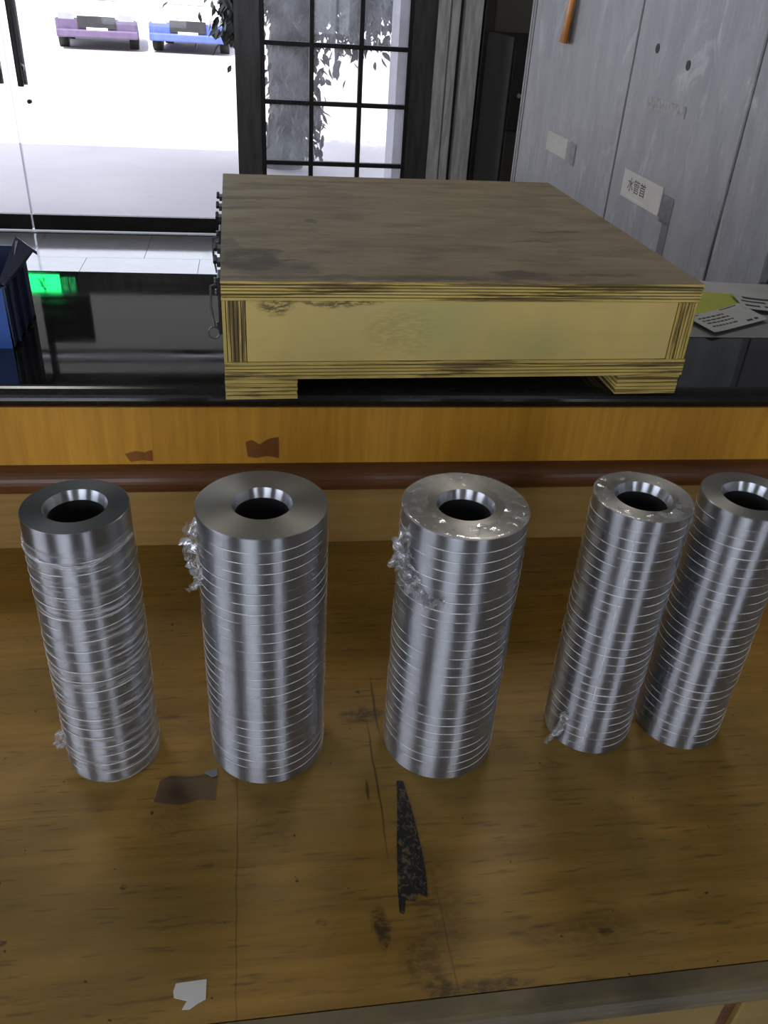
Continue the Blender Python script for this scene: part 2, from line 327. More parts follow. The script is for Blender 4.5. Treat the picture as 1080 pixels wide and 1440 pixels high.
def mk_panel():
    t = NT('yellow_painted_panel'); co = t.coord(); n = t.noise(t.coord(scale=(3, 3, 1)), 3.0, 5, 0.6); f = t.noise(t.coord(scale=(8, 8, 40)), 1.0, 5)
    col = t.mix(t.ramp(n, 0.35, 0.65), (0.76, 0.565, 0.17), (0.68, 0.525, 0.18)); col = t.mix(t.ramp(f, 0.5, 0.75, 0, 0.25), col, (0.45, 0.36, 0.12))
    xz = t.n('ShaderNodeSeparateXYZ'); t.link(t.warp(co, 20, 0.03), xz.inputs[0]); cb = t.n('ShaderNodeCombineXYZ'); t.link(xz.outputs[0], cb.inputs[0]); t.link(xz.outputs[2], cb.inputs[1])
    sp = t.blobs(cb.outputs[0], [(0.075, 0.136, 0.022, 0.010, 0.85), (0.17, 0.142, 0.045, 0.005, 0.85), (0.25, 0.10, 0.05, 0.03, 0.25), (0.10, 0.142, 0.05, 0.004, 0.8)], 0.45)
    sp = t.math('MULTIPLY', sp, t.ramp(t.noise(t.coord(scale=(1, 1, 4)), 70, 5, 0.7), 0.40, 0.55, 0.0, 1.0))
    col = t.mix(sp, col, (0.09, 0.06, 0.02))
    gr = t.blobs(cb.outputs[0], [(0.30, 0.11, 0.05, 0.05, 0.5), (0.44, 0.08, 0.06, 0.03, 0.45)], 0.9); col = t.mix(gr, col, (0.46, 0.47, 0.17))
    t.pbr(col, 0.55, 0, t.bump(f, 0.12, 0.001)); return t.m
M['box_panel'] = mk_panel()
def mk_cabinet():
    t = NT('scuffed_grey_steel'); v = t.coord(); n = t.noise(t.coord(scale=(1, 3, 1.0)), 4, 7, 0.65, 0.4); n2 = t.noise(t.coord(scale=(1, 9, 2)), 6, 5, 0.6); s = t.noise(v, 30, 4)
    col = t.mix(t.ramp(n, 0.32, 0.68), (0.20, 0.203, 0.215), (0.285, 0.285, 0.300)); col = t.mix(t.ramp(n2, 0.55, 0.72, 0, 0.3), col, (0.48, 0.47, 0.49)); col = t.mix(t.ramp(s, 0.62, 0.75, 0, 0.4), col, (0.12, 0.12, 0.125))
    col = t.mix(t.ramp(t.noise(t.coord(scale=(1, 1.6, 0.9)), 4.5, 7, 0.72, 0.8), 0.55, 0.68, 0, 0.45), col, (0.55, 0.54, 0.56)); t.pbr(col, 0.42, 0.1, t.bump(s, 0.06, 0.002)); return t.m
M['cabinet'] = mk_cabinet()
M['tape'] = glass('aged_tape', tint=(0.90, 0.81, 0.64), dirt=0.08, rough=0.25, dirt_scale=30)
M['clear_tape'] = glass('clear_tape', tint=(0.8, 0.8, 0.8), dirt=0.25, rough=0.3, dirt_scale=30)

# ------------------------------------------------------------------ room shell (heights from the desk top)
ZF, ZC = -0.76, 2.75
XL, XR, YB, YD = -3.2, 3.0, -2.4, 6.137
def struct(o): o['kind'] = 'structure'; return o
floor = struct(box('floor', XL-0.2, XR+0.2, YB-0.2, YD+0.12, ZF-0.06, ZF-0.004, M['grout']))
tile_me = None; T = 0.70
row = 0; y1 = 6.225
while y1 > YB:
    y0 = y1 - T; off = 0.0 if row % 2 == 0 else 0.35; x0 = -3.5 + off - (0.7 if off else 0)
    while x0 < XR:
        a, b, c, d = max(x0, XL), min(x0+T, XR), max(y0, YB), min(y1, YD+0.11)
        if b-a > 0.02 and d-c > 0.02:
            full = (b-a) > 0.699 and (d-c) > 0.699
            if full and tile_me:
                o = bpy.data.objects.new('tile', tile_me); COL.objects.link(o); o.parent = floor; o.location = (a, c, ZF)
            else:
                bm = bmesh.new(); add_box(bm, 0.0015, b-a-0.0015, 0.0015, d-c-0.0015, -0.006, 0.0)
                o = link_mesh('tile', bm, M['tile'], floor); o.location = (a, c, ZF)
                if full: tile_me = o.data
        x0 += T
    y1 -= T; row += 1
struct(box('ceiling', XL-0.2, XR+0.2, YB-0.2, YD+0.2, ZC, ZC+0.12, M['ceiling']))
# left wall with a wide window, rear wall with two windows (all beside or behind the photographer)
WIN = dict(left=(-1.65, 0.35, -0.05, 2.0), rear1=(0.95, 1.75, -0.50, 1.90), rear2=(-2.2, -0.5, -0.50, 1.90))
y0, y1, z0, z1 = WIN['left']
struct(boxes('wall_left', [(XL-0.2, XL, YB-0.2, y0, ZF, ZC), (XL-0.2, XL, y1, YD+0.2, ZF, ZC), (XL-0.2, XL, y0, y1, ZF, z0), (XL-0.2, XL, y0, y1, z1, ZC)], M['wall']))
a0, a1, c0, c1 = WIN['rear1']; b0, b1, d0, d1 = WIN['rear2']
struct(boxes('wall_rear', [(XL, b0, YB-0.2, YB, ZF, ZC), (b1, a0, YB-0.2, YB, ZF, ZC), (a1, XR, YB-0.2, YB, ZF, ZC), (b0, b1, YB-0.2, YB, ZF, d0), (b0, b1, YB-0.2, YB, d1, ZC), (a0, a1, YB-0.2, YB, ZF, c0), (a0, a1, YB-0.2, YB, c1, ZC)], M['wall']))
struct(box('wall_right', XR, XR+0.2, YB-0.2, YD+0.2, ZF, ZC, M['wall_cream']))
def window(name, axis, p, u0, u1, z0, z1, n):
    f = []
    def add(ua, ub, za, zb):
        f.append((p-0.03, p+0.03, ua, ub, za, zb) if axis == 'x' else (ua, ub, p-0.03, p+0.03, za, zb))
    add(u0, u1, z0, z0+0.05); add(u0, u1, z1-0.05, z1); add(u0, u0+0.05, z0, z1); add(u1-0.05, u1, z0, z1)
    for i in range(1, n): c = u0+(u1-u0)*i/n; add(c-0.025, c+0.025, z0, z1)
    o = struct(boxes(name, f, M['casing']))
    g = (p-0.003, p+0.003, u0+0.05, u1-0.05, z0+0.05, z1-0.05) if axis == 'x' else (u0+0.05, u1-0.05, p-0.003, p+0.003, z0+0.05, z1-0.05)
    box('pane', *g, M['glass'], o); return o
window('window_1', 'x', XL-0.1, *WIN['left'][:2], *WIN['left'][2:], 1)
window('window_2', 'y', YB-0.1, *WIN['rear1'][:2], *WIN['rear1'][2:], 2)
window('window_3', 'y', YB-0.1, *WIN['rear2'][:2], *WIN['rear2'][2:], 1)
portal('left_window_portal', XL-0.21, -0.65, 0.975, 2.0, 2.05, (1, 0, 0))
portal('rear_window_portal', 1.35, YB-0.21, 0.7, 0.8, 2.4, (0, 1, 0))
portal('far_rear_window_portal', -1.35, YB-0.21, 0.7, 1.7, 2.4, (0, 1, 0))
for xx in (-1.1, 1.0):  # unseen ceiling lights, added to brighten the front of the desk
    cl = thing('added_ceiling_light', 'added unseen square ceiling light above the lobby, on the side of the ' + ('glass doors' if xx < 0 else 'steel cabinet'), 'light', (xx, 2.5, ZC-0.005), 0, 'added lobby ceiling lights')
    boxes('frame', [(-0.33, 0.33, -0.33, -0.30, -0.02, 0.0), (-0.33, 0.33, 0.30, 0.33, -0.02, 0.0), (-0.33, -0.30, -0.30, 0.30, -0.02, 0.0), (0.30, 0.33, -0.30, 0.30, -0.02, 0.0)], M['steel'], cl)
    box('diffuser', -0.30, 0.30, -0.30, 0.30, -0.006, 0.0, M['white_paper'], cl)
    lamp('added_fill_lamp', 'AREA', (xx, 2.5, ZC-0.03), (0, 0, 0), shape='SQUARE', size=0.6, energy=12, color=(1, 0.97, 0.92))
portal('door_portal', -0.8, YD+0.22, 0.85, 4.0, 3.2, (0, -1, 0))
# door wall
struct(boxes('wall_back', [(XL, -2.92, YD-0.05, YD+0.15, ZF, ZC), (-2.92, 1.57, YD-0.05, YD+0.15, 2.45, ZC)], M['wall']))
struct(boxes('trim_1', [(-2.92, 1.57, YD-0.05, YD+0.07, 1.60, 1.735)], M['dark_metal']))                  # lintel over the doors
struct(box('wall_front', 1.57, XR, YD-0.05, YD+0.15, ZF, ZC, M['wall_dim']))
# casing right of the lattice door: stepped pressed-metal strips
tr = struct(box('trim_2', 1.20, 1.57, YD+0.02, YD+0.12, ZF, 2.45, M['casing_dark']))
for a, b, d, m in ((1.203, 1.285, 0.0, 'casing'), (1.292, 1.345, -0.02, 'casing'), (1.375, 1.49, -0.035, 'casing'), (1.50, 1.568, -0.05, 'casing_dark')):
    box('casing_strip', a, b, YD+d-0.03, YD+0.02, ZF, 2.45, M[m], tr, 0.006, 2)
# transom over the doors
tz = struct(boxes('window_4', [(-2.92, 1.20, YD-0.02, YD+0.04, 1.735, 1.77), (-2.92, 1.20, YD-0.02, YD+0.04, 2.21, 2.235), (-2.92, 1.20, YD-0.02, YD+0.04, 2.265, 2.29), (-2.92, 1.20, YD-0.02, YD+0.04, 2.40, 2.45),
    (-2.92, -2.88, YD-0.02, YD+0.04, 1.735, 2.45), (-1.52, -1.48, YD-0.02, YD+0.04, 1.735, 2.45), (-0.11, -0.07, YD-0.02, YD+0.04, 1.735, 2.45), (1.16, 1.20, YD-0.02, YD+0.04, 1.735, 2.45)], M['dark_metal']))
for a, b in ((-2.88, -1.52), (-1.48, -0.11), (-0.07, 1.16)):
    box('pane', a, b, YD+0.005, YD+0.012, 1.77, 2.21, M['tinted_glass'], tz); box('pane', a, b, YD+0.005, YD+0.012, 2.29, 2.40, M['tinted_glass'], tz)
# frameless glass doors
def glass_door(name, x0, x1, hx):
    d = struct(box(name, x0+0.006, x1-0.006, YD-0.02, YD+0.02, ZF+0.017, -0.644, M['black_metal'], None, 0.002, 1))
    box('pane', x0+0.006, x1-0.006, YD-0.006, YD+0.006, -0.644, 1.55, M['glass'], d)
    box('top_rail', x0+0.004, x1-0.004, YD-0.02, YD+0.02, 1.55, 1.598, M['black_metal'], d)
    ex = x1 if x1 < -1 else x0
    box('glass_edge', ex-0.003, ex+0.003, YD-0.007, YD+0.007, ZF+0.02, 1.55, M['glass_edge'], d)
    bm = bmesh.new()
    for yy in (YD-0.055, YD+0.055): add_tube(bm, (hx, yy, 0.14), (hx, yy, 1.05), 0.019, 14)
    h = link_mesh('door_handle', bm, M['dark_metal'], d)
    bm = bmesh.new()
    for zz in (0.24, 0.95): add_tube(bm, (hx, YD-0.06, zz), (hx, YD+0.06, zz), 0.012, 10); add_tube(bm, (hx, YD-0.028, zz), (hx, YD+0.028, zz), 0.024, 14)
    link_mesh('standoff', bm, M['black_metal'], h)
    return d
dl = glass_door('door_1', -2.90, -1.492, -1.56); dr = glass_door('door_2', -1.488, -0.095, -1.415)
tube('lock_cylinder', (-1.39, YD-0.02, 0.05), (-1.39, YD+0.02, 0.05), 0.013, M['dark_metal'], dr)
struct(box('trim_3', -2.92, 1.57, YD-0.045, YD+0.045, ZF-0.002, ZF+0.005, M['casing_dark']))       # threshold
# lattice door leaf
ld = struct(boxes('door_3', [(-0.090, 0.085, YD-0.03, YD+0.03, ZF+0.01, 1.598), (1.032, 1.20, YD-0.03, YD+0.03, ZF+0.01, 1.598), (0.085, 1.032, YD-0.03, YD+0.03, ZF+0.01, ZF+0.15), (0.085, 1.032, YD-0.03, YD+0.03, 1.50, 1.598)], M['dark_metal']))
box('stile_bead', 0.070, 0.098, YD-0.045, YD-0.03, ZF+0.01, 1.598, M['black_metal'], ld, 0.003, 1); box('stile_bead', 1.02, 1.045, YD-0.045, YD-0.03, ZF+0.01, 1.598, M['black_metal'], ld, 0.003, 1)
LX = [0.098, 0.398, 0.719, 1.02]; LZ = [ZF+0.15, -0.262, 0.112, 0.452, 0.80, 1.15, 1.50]
for x in LX[1:3]: box('lattice_bar', x-0.015, x+0.015, YD-0.024, YD+0.024, ZF+0.15, 1.50, M['black_metal'], ld, 0.004, 2)
for z in LZ[1:-1]: box('lattice_bar', 0.085, 1.032, YD-0.020, YD+0.020, z-0.014, z+0.014, M['black_metal'], ld, 0.004, 2)
for i in range(3):
    for j in range(6): box('pane', LX[i]+(0.0 if i == 0 else 0.015), LX[i+1]-(0.0 if i == 2 else 0.015), YD-0.003, YD+0.003, LZ[j]+0.014, LZ[j+1]-0.014, M['dirty_glass'], ld)

# green exit sign on the lintel (seen mirrored in the granite)
ex = thing('exit_sign', 'lit green emergency exit sign over the glass doors, mirrored in the black worktop', 'sign', (-1.43, YD-0.05, 1.675))
box('housing', -0.20, 0.20, -0.028, 0, -0.075, 0.075, M['black_metal'], ex, 0.004, 2)
EG = emit('green_sign_light', (0.02, 1.0, 0.22), 8.0); ED = emit('green_sign_text_light', (0.05, 0.9, 0.25), 3.5)
box('lit_panel', -0.19, 0.075, -0.031, -0.028, -0.062, 0.062, EG, ex)
def runner(px):
    bm = bmesh.new(); y = -0.0325
    def bar(a, b, r): add_tube(bm, (px+a[0], y, a[1]), (px+b[0], y, b[1]), r, 8)
    add_tube(bm, (px+0.012, y-0.001, 0.040), (px+0.012, y+0.001, 0.040), 0.010, 12)
    bar((0.004, 0.028), (-0.008, -0.006), 0.007); bar((0.004, 0.024), (0.022, 0.012), 0.004); bar((0.022, 0.012), (0.034, 0.020), 0.0035)
    bar((0.002, 0.024), (-0.020, 0.018), 0.004); bar((-0.020, 0.018), (-0.026, 0.002), 0.0035)
    bar((-0.008, -0.006), (0.016, -0.018), 0.005); bar((0.016, -0.018), (0.012, -0.044), 0.0045); bar((-0.008, -0.006), (-0.016, -0.028), 0.005); bar((-0.016, -0.028), (-0.036, -0.034), 0.0045)
    return bm
link_mesh('running_figure', runner(-0.045), M['ink'], ex)
text_mesh('lettering', '安全\n出口', 0.050, ED, ex, (0.132, -0.0312, 0.0), (PI/2, 0, 0))

tag(box('control_box', -1.50, -1.17, YD-0.09, YD-0.045, 1.765, 2.11, M['black_metal'], None, 0.006, 2), 'flat black panel on the transom above the exit sign, seen only mirrored in the worktop', 'panel')

# ------------------------------------------------------------------ outdoors
struct(box('ground', -60, 60, YD+0.125, 95, ZF-0.12, ZF-0.02, M['ground']))
struct(boxes('canopy', [(-8, 8, YD+0.2, 7.2, 2.85, 3.05), (-8, 8, YD+0.2, YD+0.3, 2.75, 3.6)], M['concrete']))
tag(boxes('concrete_post', [(1.145, 1.55, 7.30, 7.70, ZF-0.02, 2.85), (1.10, 1.60, 7.26, 7.74, ZF-0.02, ZF+0.10)], M['concrete']), 'pale square concrete post outside, seen through the right column of lattice panes', 'post')
tree = thing('tree', 'dark leafy tree outside behind the lattice door', 'tree', (0.30, 8.9, ZF-0.02))
bm = bmesh.new()
trunk = [(0.0, 0, 0), (0.03, 0.02, 0.5), (0.0, 0, 1.0), (0.05, 0.02, 1.5), (0.10, 0, 2.0), (0.12, 0.02, 2.6)]; R = [0.20, 0.15, 0.13, 0.11, 0.08, 0.05]
for i in range(5): add_tube(bm, trunk[i], trunk[i+1], R[i], 12, R[i+1])
link_mesh('trunk', bm, M['bark'], tree, True)
for (a, b, r) in (((0.03, 0, 1.0), (0.8, -0.1, 1.75), 0.04), ((0.03, 0, 1.2), (-0.5, -0.1, 1.8), 0.04), ((0.08, 0, 1.5), (1.1, 0.1, 2.3), 0.035), ((0.08, 0, 1.6), (-0.4, 0, 2.5), 0.035), ((0.0, 0, 0.9), (0.55, -0.25, 1.3), 0.025)):
    bm = bmesh.new(); add_tube(bm, a, b, r, 8, r*0.35); link_mesh('branch', bm, M['bark'], tree, True)
bm = bmesh.new(); V = [bm.verts.new(p) for p in ((0, 0, 0), (0.022, 0.03, 0.006), (0.026, 0.065, 0.004), (0, 0.115, -0.01), (-0.026, 0.065, 0.004), (-0.022, 0.03, 0.006), (0, 0.055, -0.006))]
for f in ((0, 1, 6), (1, 2, 6), (2, 3, 6), (3, 4, 6), (4, 5, 6), (5, 0, 6)): bm.faces.new([V[i] for i in f])
leaf0 = link_mesh('leaf', bm, M['leaf'], tree); leaf_me = leaf0.data
rng = random.Random(11)
def leaf_spot():
    while True:
        k = rng.random()
        if k < 0.42: p = Vector((rng.gauss(0.15, 0.42), rng.gauss(-0.1, 0.3), rng.gauss(1.75, 0.33)))
        elif k < 0.75: p = Vector((rng.gauss(0.13, 0.10), rng.gauss(-0.12, 0.12), rng.uniform(0.15, 1.6)))
        elif k < 0.92: p = Vector((rng.gauss(0.75, 0.25), rng.gauss(-0.1, 0.25), rng.gauss(1.45, 0.16)))
        else: p = Vector((rng.gauss(-0.42, 0.05), rng.gauss(-0.6, 0.1), rng.uniform(1.15, 1.6)))
        if p.z > 0.1 and p.x < 1.25: return p
spots = sorted((leaf_spot() for _ in range(5200)), key=lambda p: p.y)
def leaf_rot(): return (rng.uniform(-2.4, -0.3), rng.uniform(-0.6, 0.6), rng.uniform(0, 6.28))
for i, p in enumerate(spots[:300]):
    o = leaf0 if i == 0 else leaf0.copy()
    if i: COL.objects.link(o); o.parent = tree
    o.location = p; o.rotation_euler = leaf_rot(); o.scale = (rng.uniform(0.7, 1.2),)*3
bm = bmesh.new()
from mathutils import Euler
for p in spots[300:]:
    mt = Matrix.Translation(p) @ Euler(leaf_rot()).to_matrix().to_4x4(); s = rng.uniform(0.7, 1.2)
    vv = [bm.verts.new(mt @ (v.co*s)) for v in leaf_me.vertices]
    for f in leaf_me.polygons: bm.faces.new([vv[i] for i in f.vertices])
link_mesh('foliage', bm, M['leaf'], tree)['kind'] = 'stuff'

def car(name, label, loc, rz, paint, top):
    c = thing(name, label, 'car', loc, rz)
    prof = [(-2.15, 0.28), (-2.2, 0.62), (-2.05, 0.80), (-1.1, 0.92), (1.25, 0.95), (1.95, 0.93), (2.1, 0.75), (2.12, 0.30)]    # along y, height
    def loft(pr, hw, m, nm, inset=0.0, crown=0.0):
        bm = bmesh.new(); n = len(pr)
        rows = []
        for s, k in ((-1, 1.0), (-0.94, 1.0), (0.94, 1.0), (1, 1.0)):
            rows.append([bm.verts.new((hw*s*(1.0 if z < 0.7 else 1-inset), y*(0.985 if abs(s) == 1 else 1.0), z - (crown if abs(s) == 1 else 0))) for y, z in pr])
        for a in range(3):
            for i in range(n-1): bm.faces.new((rows[a][i], rows[a][i+1], rows[a+1][i+1], rows[a+1][i]))
            bm.faces.new((rows[a][0], rows[a+1][0], rows[a+1][-1], rows[a][-1]))
        bm.faces.new(rows[0]); bm.faces.new(rows[3][::-1]); bmesh.ops.recalc_face_normals(bm, faces=bm.faces[:])
        for f in bm.faces: f.material_index = 1 if f.normal.z > 0.35 else 0  # upward faces whitened as if washed out by the sun
        return link_mesh(nm, bm, [m, top], c)
    loft(prof, 0.86, paint, 'car_body', 0.03, 0.03)
    loft([(-1.0, 0.90), (-0.35, 1.40), (0.95, 1.42), (1.6, 0.93)], 0.76, top, 'cabin', 0.06, 0.03)
    gl = M['car_glass']
    bm = bmesh.new(); vs = [bm.verts.new(v) for v in ((-0.64, -0.995, 0.93), (0.64, -0.995, 0.93), (0.56, -0.42, 1.37), (-0.56, -0.42, 1.37))]; bm.faces.new(vs)
    r = bmesh.ops.extrude_face_region(bm, geom=bm.faces[:]); bmesh.ops.translate(bm, verts=[g for g in r['geom'] if isinstance(g, bmesh.types.BMVert)], vec=(0, -0.02, 0.014))
    link_mesh('windscreen', bm, gl, c)
    for s in (-1, 1):
        for yy in (-1.35, 1.3):
            t_ = tube('wheel', (s*0.66, yy, 0.31), (s*0.87, yy, 0.31), 0.31, M['rubber'], c, 20); tube('hub', (s*0.86, yy, 0.31), (s*0.885, yy, 0.31), 0.18, M['steel'], t_, 12)
        box('headlight', min(s*0.45, s*0.80), max(s*0.45, s*0.80), -2.20, -2.10, 0.58, 0.72, M['steel'], c, 0.02)
    box('grille', -0.40, 0.40, -2.215, -2.15, 0.42, 0.66, M['black_metal'], c, 0.01); box('number_plate', -0.22, 0.22, -2.23, -2.20, 0.33, 0.44, M['white_paper'], c)
    box('bumper', -0.86, 0.86, -2.24, -2.08, 0.24, 0.40, paint, c, 0.03)
M['car_glass'] = plain('car_window_glass', (0.25, 0.27, 0.30), 0.05, 0.0)
M['paint_purple'] = plain('dusky_purple_paint', (0.085, 0.060, 0.115), 0.35); M['paint_blue'] = plain('blue_paint', (0.06, 0.09, 0.30), 0.35); M['paint_glare'] = plain('sun_whitened_paint', (0.7, 0.7, 0.7), 0.3)  # white car tops and pale glass carry the sun's glare as colour
car('parked_car', 'dusky purple car parked outside, left of the two seen through the glass door', (-3.55, 24.0, ZF-0.02), 0.12, M['paint_purple'], M['paint_glare'])
car('parked_car', 'blue car parked outside beside the tree, right of the two seen through the glass door', (-1.30, 24.2, ZF-0.02), -0.02, M['paint_blue'], M['paint_glare'])

# ------------------------------------------------------------------ dark cabinet in the corner by the door
dk = thing('dark_cupboard', 'nearly black cupboard in the dark corner between door casing and steel cabinet', 'cupboard', (1.515, 5.35, ZF))
box('carcass', 0, 0.85, 0.02, 0.65, 0, 1.35, M['black_metal'], dk, 0.004, 1)
box('upper_door', 0.012, 0.838, 0, 0.02, 0.86, 1.335, M['black_metal'], dk, 0.003, 1); lo = box('lower_door', 0.012, 0.838, 0, 0.02, 0.03, 0.85, M['casing_dark'], dk, 0.003, 1)
tube('knob', (0.06, -0.02, 1.05), (0.06, 0.0, 1.05), 0.012, M['steel'], dk)

# ------------------------------------------------------------------ grey steel cabinets along X = 1.1
XC = 1.10
cb = thing('steel_cabinet', 'tall scuffed grey steel cabinet with paper labels taped to its doors, behind the worktop', 'cabinet', (XC, 1.72, ZF))
H = 1.90
boxes('carcass', [(0.022, 0.50, -0.030, 1.975, 0.0, H)], M['cabinet'], cb)
box('door', 0.0, 0.020, -0.028, 0.200, 0.05, H-0.02, M['cabinet'], cb, 0.003, 1)
d2 = box('door', 0.0, 0.020, 0.208, 0.890, 0.05, H-0.02, M['cabinet'], cb, 0.003, 1)
d3 = box('door', 0.0, 0.020, 0.898, 1.910, 0.05, H-0.02, M['cabinet'], cb, 0.003, 1)
box('frame_edge', 0.0, 0.022, 1.920, 1.944, 0.0, H, M['cabinet'], cb, 0.004, 2); box('frame_edge', 0.0, 0.022, 1.950, 1.975, 0.0, H, M['cabinet'], cb, 0.004, 2)
def cz(y, z): return (y-1.72, z-ZF)
for (y, z) in ((2.465, 0.696), (2.262, 0.671)):
    yy, zz = cz(y, z); t_ = tube('handle_hole', (-0.0012, yy, zz), (0.004, yy, zz), 0.012, M['ink'], d2, 14); t_.scale = (1, 1, 1)
yy, zz = cz(2.38, 0.345)
pl = box('paper_label', -0.0016, -0.0004, yy-0.135, yy+0.14, zz-0.035, zz+0.035, M['white_paper'], d2); pl['label'] = 'white paper strip with three handwritten characters'
text_mesh('handwriting', '水管首', 0.040, M['ink'], pl, (-0.0018, yy+0.035, zz-0.002), (PI/2, 0, -PI/2), 0.0001, 1.1)
box('label_edge', -0.0024, -0.0016, yy-0.135, yy+0.14, zz-0.040, zz-0.032, M['white_paper'], pl)
box('clear_tape', -0.0010, -0.0003, yy-0.21, yy-0.135, zz-0.05, zz+0.02, M['clear_tape'], d2)
box('tape_mark', -0.0007, -0.0002, cz(2.17, 0)[0], cz(2.21, 0)[0], cz(0, 0.18)[1], cz(0, 0.30)[1], M['tape_grey'], d2)
box('tape_scrap', -0.0016, -0.0004, cz(2.22, 0)[0], cz(2.46, 0)[0], cz(0, 0.552)[1], cz(0, 0.58)[1], M['paper_smear'], d2, 0)
yy, zz = cz(3.15, 0.345)
p2 = box('paper_label', -0.0016, -0.0004, yy-0.13, yy+0.13, zz-0.033, zz+0.033, M['white_paper'], d3); p2['label'] = 'small smudged paper label with faint writing'
box('clear_tape', -0.0020, -0.0012, yy-0.19, yy-0.10, zz-0.04, zz+0.03, M['clear_tape'], d3)
text_mesh('handwriting', '工具 15', 0.030, M['casing'], p2, (-0.0018, yy, zz), (PI/2, 0, -PI/2), 0.0001)
tg = thing('key_tag', 'orange plastic tag hanging by a white cord on the left steel cabinet door', 'tag', (XC-0.014, 3.22, 0.665))
bm = bmesh.new(); add_tube(bm, (0, 0, 0.0), (0, -0.015, 0.21), 0.017, 16, 0.010); o = link_mesh('tag_body', bm, M['orange'], tg, True); o.scale = (0.55, 2.2, 1)
bm = bmesh.new(); polyline_tube(bm, [(0, -0.035, 0.19), (0, -0.07, 0.16), (0.004, -0.065, 0.24), (0.008, -0.05, 0.31)], 0.0035, 6); link_mesh('cord', bm, M['white_cord'], tg)
bm = bmesh.new(); add_tube(bm, (-0.012, -0.045, 0.31), (0.014, -0.045, 0.31), 0.008, 10); link_mesh('hook', bm, M['steel'], tg)

# ------------------------------------------------------------------ counter: veneer body, rail, granite worktop
RZ = -0.0204
ct = thing('counter', 'orange-brown wooden counter front with a dark half-round rail behind the row of tubes', 'counter', (0.2, 1.161, ZF), RZ)
DH = 0.76
box('carcass', -1.9, 1.25, 0.020, 0.50, 0.0, DH+0.254, M['front_lower'], ct)
box('upper_panel', -1.9, 1.25, 0.0, 0.019, DH+0.150, DH+0.256, M['front_upper'], ct, 0.001, 1)
box('lower_panel', -1.9, 1.25, 0.0, 0.019, DH-0.70, DH+0.112, M['front_lower'], ct, 0.001, 1)
bm = bmesh.new(); prev = None; N = 14
rs = [[bm.verts.new((x, -0.024*math.sin(PI*i/N), DH+0.129+0.0235*math.cos(PI*i/N))) for i in range(N+1)] for x in (-1.9, 1.25)]
for i in range(N): bm.faces.new((rs[0][i], rs[0][i+1], rs[1][i+1], rs[1][i])).smooth = True
bm.faces.new(rs[0][::-1]); bm.faces.new(rs[1]); bm.faces.new((rs[0][0], rs[1][0], rs[1][-1], rs[0][-1]))
bmesh.ops.recalc_face_normals(bm, faces=bm.faces[:]); link_mesh('half_round_rail', bm, M['rail'], ct)
wt = thing('worktop', 'polished black granite worktop with a rounded front edge under the yellow box', 'worktop', (0.2, 1.161, 0.256), RZ)
bm = bmesh.new(); prof = []
for i in range(13): a = -PI/2 + PI*i/12; prof.append((-0.010-0.020*math.cos(a), 0.017+0.017*math.sin(a)))
prof += [(0.535, 0.034), (0.540, 0.030), (0.540, 0.0)]
A = [bm.verts.new((-1.9, y, z)) for y, z in prof]; B = [bm.verts.new((1.25, y, z)) for y, z in prof]; n = len(prof)
for i in range(n): bm.faces.new((A[i], A[(i+1) % n], B[(i+1) % n], B[i])).smooth = i < 12
bm.faces.new(A[::-1]); bm.faces.new(B); bmesh.ops.recalc_face_normals(bm, faces=bm.faces[:])
for f in bm.faces: f.material_index = 1 if f.smooth else 0
link_mesh('granite_slab', bm, [M['granite'], M['granite_edge']], wt)
ZG = 0.290
# tape residues on the counter front
def residue(name, label, pts, z_is=True):
    bm = bmesh.new(); A = [bm.verts.new((x, -0.0009, z)) for x, z in pts]; B = [bm.verts.new((x, -0.0001, z)) for x, z in pts]; n = len(pts)
    bm.faces.new(A); bm.faces.new(B[::-1])
    for i in range(n): bm.faces.new((A[i], B[i], B[(i+1) % n], A[(i+1) % n]))
    bmesh.ops.recalc_face_normals(bm, faces=bm.faces[:]); o = link_mesh(name, bm, M['tape'], None); o.location = (0.2, 1.161, 0); o.rotation_euler = (0, 0, RZ)
    return tag(o, label, 'tape')
residue('tape_residue', 'small torn brown tape scrap on the counter front, above the leftmost tube', [(-0.405, 0.171), (-0.388, 0.176), (-0.376, 0.173), (-0.364, 0.178), (-0.364, 0.158), (-0.380, 0.160), (-0.398, 0.157)])
residue('tape_residue', 'larger brown tape patch on the counter front, above the second tube from the left', [(-0.222, 0.190), (-0.212, 0.194), (-0.200, 0.186), (-0.186, 0.196), (-0.171, 0.199), (-0.171, 0.162), (-0.190, 0.166), (-0.205, 0.162), (-0.219, 0.165)])

# ------------------------------------------------------------------ desk
dk = thing('desk', 'worn brown wooden desk carrying the five metal tubes', 'desk', (0, 0, ZF))
DX0, DX1, DY0, DY1 = -1.25, 1.30, 0.402, 1.128
bm = bmesh.new()
pr = [(DX0, 1.188), (DX1, 1.138), (DX1, DY0), (DX0, DY0)]
V = [bm.verts.new((x, y, 0.76)) for x, y in pr]; W = [bm.verts.new((x, y, 0.735)) for x, y in pr]
bm.faces.new(V[::-1]); bm.faces.new(W)
for i in range(4): bm.faces.new((V[i], V[(i+1) % 4], W[(i+1) % 4], W[i]))
bmesh.ops.recalc_face_normals(bm, faces=bm.faces[:]); link_mesh('desktop', bm, M['desk'], dk)
bm = bmesh.new(); N = 12; rs = []
for x in (DX0, DX1): rs.append([bm.verts.new((x, DY0-0.0015-0.026*math.sin(PI*i/N)**0.7, 0.744+0.0165*math.cos(PI*i/N))) for i in range(N+1)])
for i in range(N): bm.faces.new((rs[0][i], rs[0][i+1], rs[1][i+1], rs[1][i])).smooth = True
bm.faces.new((rs[0][0], rs[1][0], rs[1][-1], rs[0][-1])); bm.faces.new(rs[0][::-1]); bm.faces.new(rs[1])
